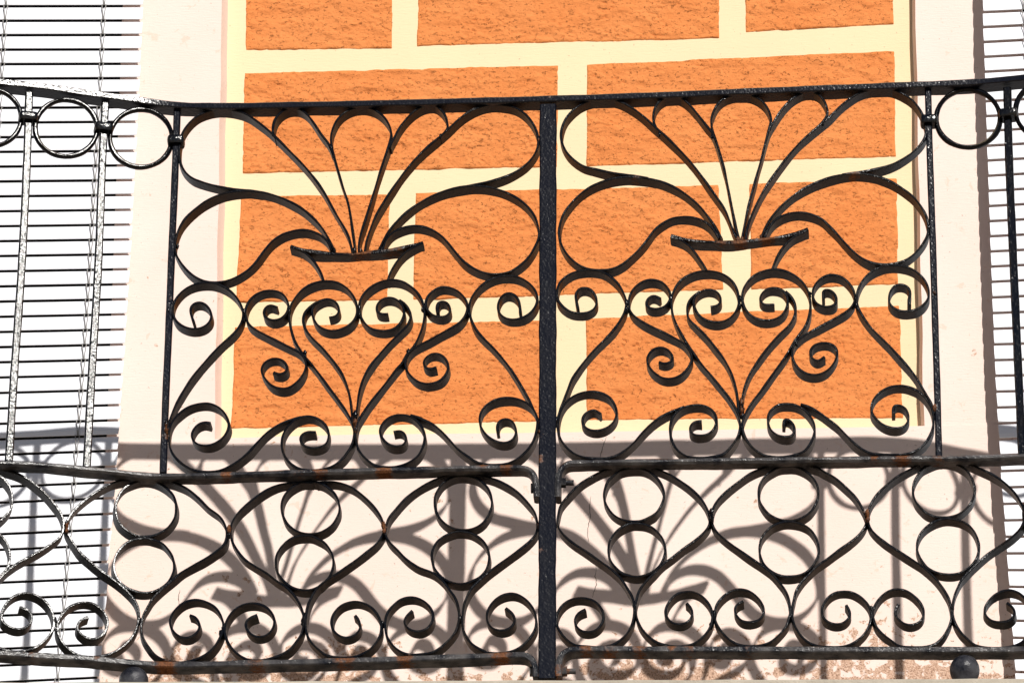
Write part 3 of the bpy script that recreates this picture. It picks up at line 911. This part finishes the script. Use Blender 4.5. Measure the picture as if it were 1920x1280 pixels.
 ('scroll', (0.3, 0.3), "k 998,272 940,247 897,267 877,310 897,345 960,360 1030,340 1068,300 1083,240 1060,182 1010,132 950,112 880,114 810,147 757,202 732,262 727,320 737,370 772,420 840,470 930,517 1020,557 1110,602 1180,642 1230,692 1263,752 1263,802 1230,872 1170,930 1100,955 1020,950 952,910 907,860 884,802 897,752 940,707 1000,692 1060,712 1093,752 1103,790 1080,815 1030,828 985,813"),
 ('scroll', (0.3, 0), "l 1487,325 1482,280 1493,232 1480,182 1430,154 1370,160 1332,197 1312,252 1317,310 1352,350 1410,375 1490,375 1570,350 1628,300 1652,250 1648,182 1610,104 1550,47 1490,12 1400,-13 1300,-13 1210,12 1132,62 1082,122 1052,182 1037,242 1037,310 1057,370 1100,442 1160,522 1240,602 1330,692 1410,782 1480,862 1540,942 1590,1022 1640,1105 p 1672,340 1700,430"),
 ('scroll', (0.3, 0), "p 1352,432 1352,372 1400,360 1450,387 1473,430 1478,480 1458,525 1410,554 1340,557 1262,530 1202,480 1164,420 1164,352 1192,292 1252,237 1330,202 1420,195 1510,217 1580,257 1640,322 1678,392 1693,470 1688,550 1658,630 1608,700 1540,752 1460,778 1350,784 1250,782 1160,772 1080,735 1010,682 940,612 870,542 790,482 710,424 630,377 555,350"),
 ('scroll', (0.3, 0), "p 408,535 420,480 460,492 493,530 501,580 478,620 420,630 352,615 297,570 275,510 278,442 312,392 370,357 450,349 520,362 590,402 640,462 672,530 669,610 638,690 590,750 520,782 430,799 330,799 230,782 150,732 92,662 62,592 53,520 82,432 140,332 210,242 290,132 370,22 387,0 l 440,742 490,652 540,582 590,512 623,432 638,342 633,262 610,192 560,122 490,67 410,32 330,20 250,30 170,62 112,112 67,182 53,250 62,320 92,380 150,430 230,454 310,450 380,420 428,360 443,290 430,237 390,197 330,182 270,192 222,232 207,280 232,315 272,322 330,319"),
 ('heart', (0, 0), "p 42,420 l 50,1155 70,1042 120,912 190,802 280,682 380,572 460,492 503,412 508,332 480,262 425,207"),
 ('scroll', (0.3, 0.3), "l 750,270 752,205 800,200 840,227 860,275 848,320 800,340 740,335 682,300 658,240 667,172 712,112 770,77 840,70 910,92 960,132 1003,192 1018,250 1008,310 960,370 880,422 790,472 700,522 610,572 540,622 492,682 482,750 502,820 550,880 620,915 700,920 770,895 828,840 863,770 863,712 830,672 770,652 710,657 660,682 637,730 652,775 700,800 760,768"),
]
for nm, tip, txt in UP:
    pts = T(txt)
    if nm == 'vase_rim':
        sweep('vase_rim', pts, 0.0015, 0.0060, 0.030, mat=IRON_CRUST, wob=2.6)
    else:
        sweep(nm + '_band', pts, 0.0015, tip=tip)

# --- lower frieze: onion hearts with pairs of rings, ending in scrolls; it leans back a little at the top
def lean(py):
    return 0.002 + 0.015 * max(0.0, min(1.0, (1220 - py) / 330.0))
SPIRAL_SHIFT = 5
LOW = [
 "q 1290,172 1200,172 1080,178 960,207 840,272 740,342 660,412 602,482 573,542 573,612 612,692 682,792 770,872 880,962 1000,1052 1090,1132 1150,1202 v 1500,442 1514,522 1508,602 1488,682 1448,762 1380,842 1290,912 1200,958 1100,984 980,990 860,972 770,922 692,842 643,752 628,662 643,592 692,512 760,447 850,407 930,397 1020,412 1100,467 1158,542 1177,612 1158,690 1118,750 1050,789 970,789 902,755 853,700 848,642 882,597 962,557",
 "q 1330,172 1400,182 1500,207 1600,252 1700,332 1780,412 r 50,487 90,545 110,605 112,670 88,735 35,782 q 1760,852 1650,912 1550,972 1470,1042 1390,1112 1310,1192 v 1620,432 1570,522 1547,602 1542,692 1562,782 1612,872 1682,962 1760,1012 1850,1037 w 160,1048 260,1048 400,1012 500,962 590,882 648,790 682,700 687,622 658,532 600,452 520,402 420,372 350,372 262,397 182,457 128,532 108,602 117,660 152,720 220,774 290,784 360,760 418,700 428,640 410,592 370,552 322,536",
 "r 850,200 700,204 580,217 480,252 380,312 280,392 202,472 157,552 147,622 157,692 192,762 262,852 350,912 450,972 540,1042 620,1092 680,1152 w 1510,392 1550,482 1569,572 1563,652 1538,742 1488,822 1420,902 1320,967 1200,1010 1080,1028 960,1020 850,962 772,882 722,792 703,702 717,622 752,552 810,482 900,427 1000,408 1100,422 1180,467 1233,542 1247,612 1228,680 1180,738 1110,769 1032,764 972,725 938,670 938,622 972,577 1062,537",
 "r 880,200 1020,194 1110,212 1200,252 1290,322 1370,402 1428,482 1453,542 1462,600 1448,650 1400,720 1320,790 1230,862 1130,932 1040,992 960,1042 890,1102 w 1660,322 1612,432 1592,542 1587,642 1602,742 1650,832 1720,902 1800,964 x 150,990 250,998 380,989 460,958 540,912 608,842 652,762 667,680 658,602 620,522 560,452 480,407 400,388 320,397 232,432 163,502 128,582 128,650 152,710 210,759 280,779 360,760 418,710 437,660 428,612 410,572 380,540",
 "s 470,134 380,138 280,167 170,217 80,272 0,337 r 1562,432 1502,512 1478,592 1478,652 1512,712 1572,772 1650,852 1750,922 s 240,977 320,1042 380,1122 x 1470,342 1503,432 1518,522 1512,602 1488,690 1438,770 1370,842 1290,907 1220,944 1100,962 980,966 880,932 792,862 733,772 711,682 713,592 742,502 800,432 880,367 980,341 1070,353 1150,397 1208,462 1232,532 1222,602 1188,660 1130,700 1060,714 982,694 933,650 921,602 942,552 1008,487",
 "s 510,134 640,143 760,172 860,217 960,282 1048,372 1107,452 1127,522 1132,590 1118,640 1070,700 990,767 900,832 800,902 720,962 640,1032 570,1102 x 1610,322 1572,422 1557,522 1552,612 1558,682 1592,762 1650,842 1740,902 1815,938 y 170,940 300,949 420,940 520,907 608,842 677,762 722,670 727,582 708,492 660,412 590,347 510,308 440,303 360,323 282,372 218,452 191,532 198,602 232,660 300,694 380,698 448,670 487,620 492,570 468,522 395,462",
 "o 730,886 600,897 500,927 400,977 300,1042 212,1132 142,1222 s 1312,472 1303,542 1322,602 1372,662 1450,727 1550,792 1650,862 1750,932 t 90,1000 132,1052 187,1142 y 1760,302 1789,382 1798,462 1792,562 1768,650 1718,740 1650,803 1560,858 1400,882 1280,875 1155,860 1062,802 993,722 958,652 948,582 963,512 1012,432 1090,372 1180,347 1270,352 1350,377 1418,432 1457,512 1462,582 1438,640 1380,698 1300,719 1222,704 1172,660 1151,610 1162,552 1202,507 1270,475",
 "t 210,70 300,68 400,82 510,122 620,187 720,262 798,342 847,422 869,492 867,560 828,620 750,692 650,762 550,842 470,902 400,972 330,1042 270,1122 z 200,342 182,432 187,512 207,592 250,682 320,762 400,824 480,856 600,874 740,866 830,838 918,772 987,690 1017,610 1022,522 998,442 950,372 880,312 800,281 720,281 640,303 572,362 523,442 511,510 527,560 570,610 640,634 710,629 768,595 797,550 802,500 783,452 740,404",
 "t 1530,51 1430,53 1330,77 1220,122 1120,192 1020,272 942,352 902,422 888,502 902,572 942,632 1020,702 1130,782 1230,852 1320,912 1400,972 1460,1042 Y 180,252 223,352 238,442 243,522 z 1858,562 1836,642 1788,710 1720,780 1650,832 1560,862 1450,871 1330,862 1230,817 1152,752 1092,672 1058,602 1048,522 1063,442 1112,362 1190,293 1270,258 1350,255 1430,278 1508,337 1562,412 1582,482 1572,540 1530,588 1460,611 1390,611 1332,590 1288,540 1268,482 1282,432 1358,382",
 "t 1560,51 1680,53 1800,78 u 100,192 200,247 300,332 380,412 438,502 468,572 478,622 463,670 420,732 340,802 240,872 140,947 60,1002 t 1738,967 1660,1052 1612,1132 Y 282,372 264,462 264,542 282,622 332,722 402,802 500,857 620,880 800,880 920,845 1010,782 1078,702 1112,622 1126,542 1117,480 1098,432 1050,372 980,317 900,283 820,278 740,292 672,332 622,392 593,452 591,512 603,560 642,600 720,629 800,624 858,590 892,540 888,492 852,425",
 "u 1130,112 1040,114 950,133 850,182 740,242 640,322 562,402 513,482 493,552 493,622 512,682 562,742 650,812 760,882 870,952 960,1012 1050,1092 X 940,192 1000,282 1043,362 1063,442 1073,522 1063,602 1028,690 978,770 900,845 800,880 650,886 500,870 402,802 322,742 252,662 222,580 208,512 227,452 272,372 340,303 420,263 500,255 580,273 668,332 737,412 767,492 757,560 718,610 640,640 562,630 502,590 463,540 458,500 493,415",
 "u 1160,110 1250,113 1350,132 1450,172 1560,222 1660,292 1750,382 1800,462 1830,532 1836,580 1828,622 1800,682 1720,762 1620,832 1520,902 1430,982 1350,1062 1290,1132 X 1150,212 1110,302 1087,402 1083,482 1092,562 1122,642 1172,722 1240,792 1320,857 1420,885 1560,892 1700,882 1800,850 1868,800 1907,700 1927,600 1932,520 1917,432 1868,352 1800,293 1690,263 1560,303 1482,372 1438,452 1435,512 1462,560 1520,600 1600,614 1680,604 1738,565 1759,510 1743,462 1675,400",
 "q 0,84 50,95 150,124 270,192 378,282 458,372 518,452 547,542 542,602 518,662 460,712 370,772 260,832 150,892 60,962 0,1022 0 -12,1094 -24,1112 -34,1132 -38,1150 -36,1172 -26,1192 -10,1207 10,1217 v 160,932 280,922 380,892 470,832 548,742 587,652 587,562 558,472 500,392 430,338 340,303 260,298 182,317 102,372 43,452 18,522 27,592 70,640 140,674 220,684 288,665 337,610 347,550 320,502 270,467 210,452",
]
LOWP = [T(t) for t in LOW]
LOWP.append([(x + 291, y - 6 - max(0, x - 1780) * 0.05) for x, y in LOWP[10]])      # next heart to the right, outside the frame
LOWP.append([(x + 291, y - 12 - max(0, x - 1780) * 0.05) for x, y in LOWP[11]])
LOWP.append([(x - 306, y - 20) for x, y in LOWP[0]])
for pts in LOWP:
    sweep('scroll_band', pts, 0.0, tip=(0, 0.25), lean=lean, wob=1.3)

RINGS = [(273.5, 952, 57, 52.5), (270, 1059, 56, 51), (581.7, 951, 54, 49), (571, 1053.5, 54, 51), (868.7, 941.4, 54, 51), (863.6, 1044, 54, 48.5),
         (1188.5, 927, 56, 50), (1194, 1030, 53, 50), (1478, 924, 56, 51), (1479.4, 1028.4, 56, 51.5), (1769.5, 916.8, 58, 52), (1777.8, 1023.7, 58, 52.5)]
RINGS += [(273.5 - 307, 934, 57, 52), (270 - 307, 1041, 56, 51), (1769.5 + 291, 906, 58, 52), (1777.8 + 291, 1012, 58, 52)]
for k, (cx, cy, rx, ry) in enumerate(RINGS):
    rs = random.Random(k)
    e = ellipse(cx, cy, rx, ry, 24, rs.uniform(0, 1))
    e = [(x + rs.uniform(-.6, .6), y + rs.uniform(-.6, .6)) for x, y in e]
    sweep('ring', e, 0.0, thick=0.0040, closed=True, lean=lean, wob=1.4)

# --- welds, rivets, bolts, ball feet
WELDS = [(627, 470, .0045), (664, 471, .006), (676, 472, .006), (716, 467, .0045), (1352, 449, .0045), (1383, 450, .006), (1392, 449, .005), (1427, 445, .0045),
         (666, 778, .007), (666, 792, .007), (667, 806, .006), (1390, 756, .007), (1391, 768, .007), (1392, 780, .006),
         (312, 795, .006), (312, 808, .006), (316, 582, .004), (333, 462, .004), (1011, 790, .006), (1012, 808, .006), (1044, 788, .005), (1011, 445, .004),
         (1010, 262, .004), (1011, 985, .005), (1753, 550, .005), (1742, 427, .005), (1752, 765, .006), (1042, 985, .004),
         (1045, 563, .004), (1013, 566, .004), (458, 585, .005), (458, 600, .005), (543, 584, .005), (674, 578, .005), (674, 590, .005), (793, 580, .005), (879, 576, .005),
         (879, 588, .005), (1175, 568, .005), (1176, 582, .005), (1258, 560, .005), (1387, 560, .005), (1387, 574, .005), (1518, 552, .005), (1604, 560, .005), (1605, 572, .005),
         (572, 662, .005), (572, 668, .004), (765, 660, .005), (1286, 645, .005), (1493, 644, .005), (512, 252, .004), (622, 278, .004), (731, 275, .004), (826, 256, .004),
         (1236, 252, .004), (1335, 256, .004), (1444, 240, .004), (1543, 232, .004)]
for k, (x, y, r) in enumerate(WELDS):
    blob('weld', (x, y), r, 0.004, squash=(0.62, 0.8, 1.15), seed=k, segs=7, rough=0.5)
for k, (x, y, r) in enumerate([(125, 982, .006), (125, 995, .005), (429, 992, .006), (430, 1003, .005), (719, 985, .006), (720, 996, .005), (1334, 960, .006), (1335, 972, .006), (1626, 962, .006),
                               (1627, 975, .006), (1921, 962, .005), (103, 1165, .006), (419, 1178, .006), (414, 1188, .006), (570, 1155, .005), (568, 1165, .006), (717, 1170, .006), (262, 1165, .005),
                               (862, 1160, .006), (1190, 1140, .005), (1340, 1150, .006), (1333, 1172, .005), (1634, 1142, .006), (1485, 1146, .005), (1785, 1142, .006)]):
    blob('weld', (x, y), r, 0.010, squash=(0.6, 0.9, 1.2), seed=k + 90, segs=7, rough=0.5)

def cylinder(name, p0, p1, r, n=12, mat=None, r1=None):
    d = (p1 - p0).normalized()
    a = d.orthogonal().normalized(); b = d.cross(a)
    vv, ff = [], []
    for p, rr in ((p0, r), (p1, r1 or r)):
        for k in range(n):
            t = 2 * math.pi * k / n
            vv.append(p + (a * math.cos(t) + b * math.sin(t)) * rr)
    for k in range(n):
        j = (k + 1) % n
        ff.append((k, j, n + j, n + k))
    ff += [tuple(range(n - 1, -1, -1)), tuple(range(n, 2 * n))]
    o = mesh_obj(name, vv, ff, mat or IRON_RUSTY, railing, smooth=40)
    rust_layer(o.data)
    return o
for px, sgn, lens in (((1050, 905), 1, (0.010, 0.013)), ((1002, 915), -1, (0.006, 0.0)), ((1051, 1258), 1, (0.011, 0.014)), ((1000, 1258), -1, (0.006, 0.0))):
    p = on_rail(*px, 0.012)
    e1 = p + Vector((sgn * lens[0], 0, 0))
    nut = cylinder('nut', p, e1, 0.0085, 6)
    if lens[1]:
        bt = cylinder('bolt', e1, e1 + Vector((sgn * lens[1], 0, 0)), 0.0048, 12)
        bt.parent = nut
        bt.matrix_parent_inverse = Matrix.Identity(4)

def ball_foot(px, r):
    c = on_rail(*px, 0.006)
    c.z = max(c.z, z_slab(c.x) + r * 0.85)
    foot = (z_slab(c.x) - c.z) / r - 0.05
    vv, ff = [], []
    prof = [(0.0, 0.96), (0.22, 0.94), (0.45, 0.86), (0.68, 0.70), (0.86, 0.48), (0.97, 0.22), (1.0, -0.04), (0.97, -0.32), (0.88, -0.58), (0.74, -0.76), (0.60, min(-0.88, foot + 0.04)), (0.58, min(-0.9, foot))]
    w = 28
    for rr, zz in prof:
        for k in range(w):
            a = 2 * math.pi * k / w
            g = 1 + 0.012 * math.sin(3 * a + rr * 5)
            vv.append(c + Vector((rr * math.cos(a) * g, rr * math.sin(a) * g, zz)) * r)
    for i in range(len(prof) - 1):
        for k in range(w):
            j = (k + 1) % w
            ff.append((i * w + k, (i + 1) * w + k, (i + 1) * w + j, i * w + j))
    o = mesh_obj('ball_foot', vv, ff, IRON_BALL, railing, smooth=60)
    rust_layer(o.data)
    return c
for px in ((251, 1276), (1809, 1254)):
    ball_foot(px, 0.0245)
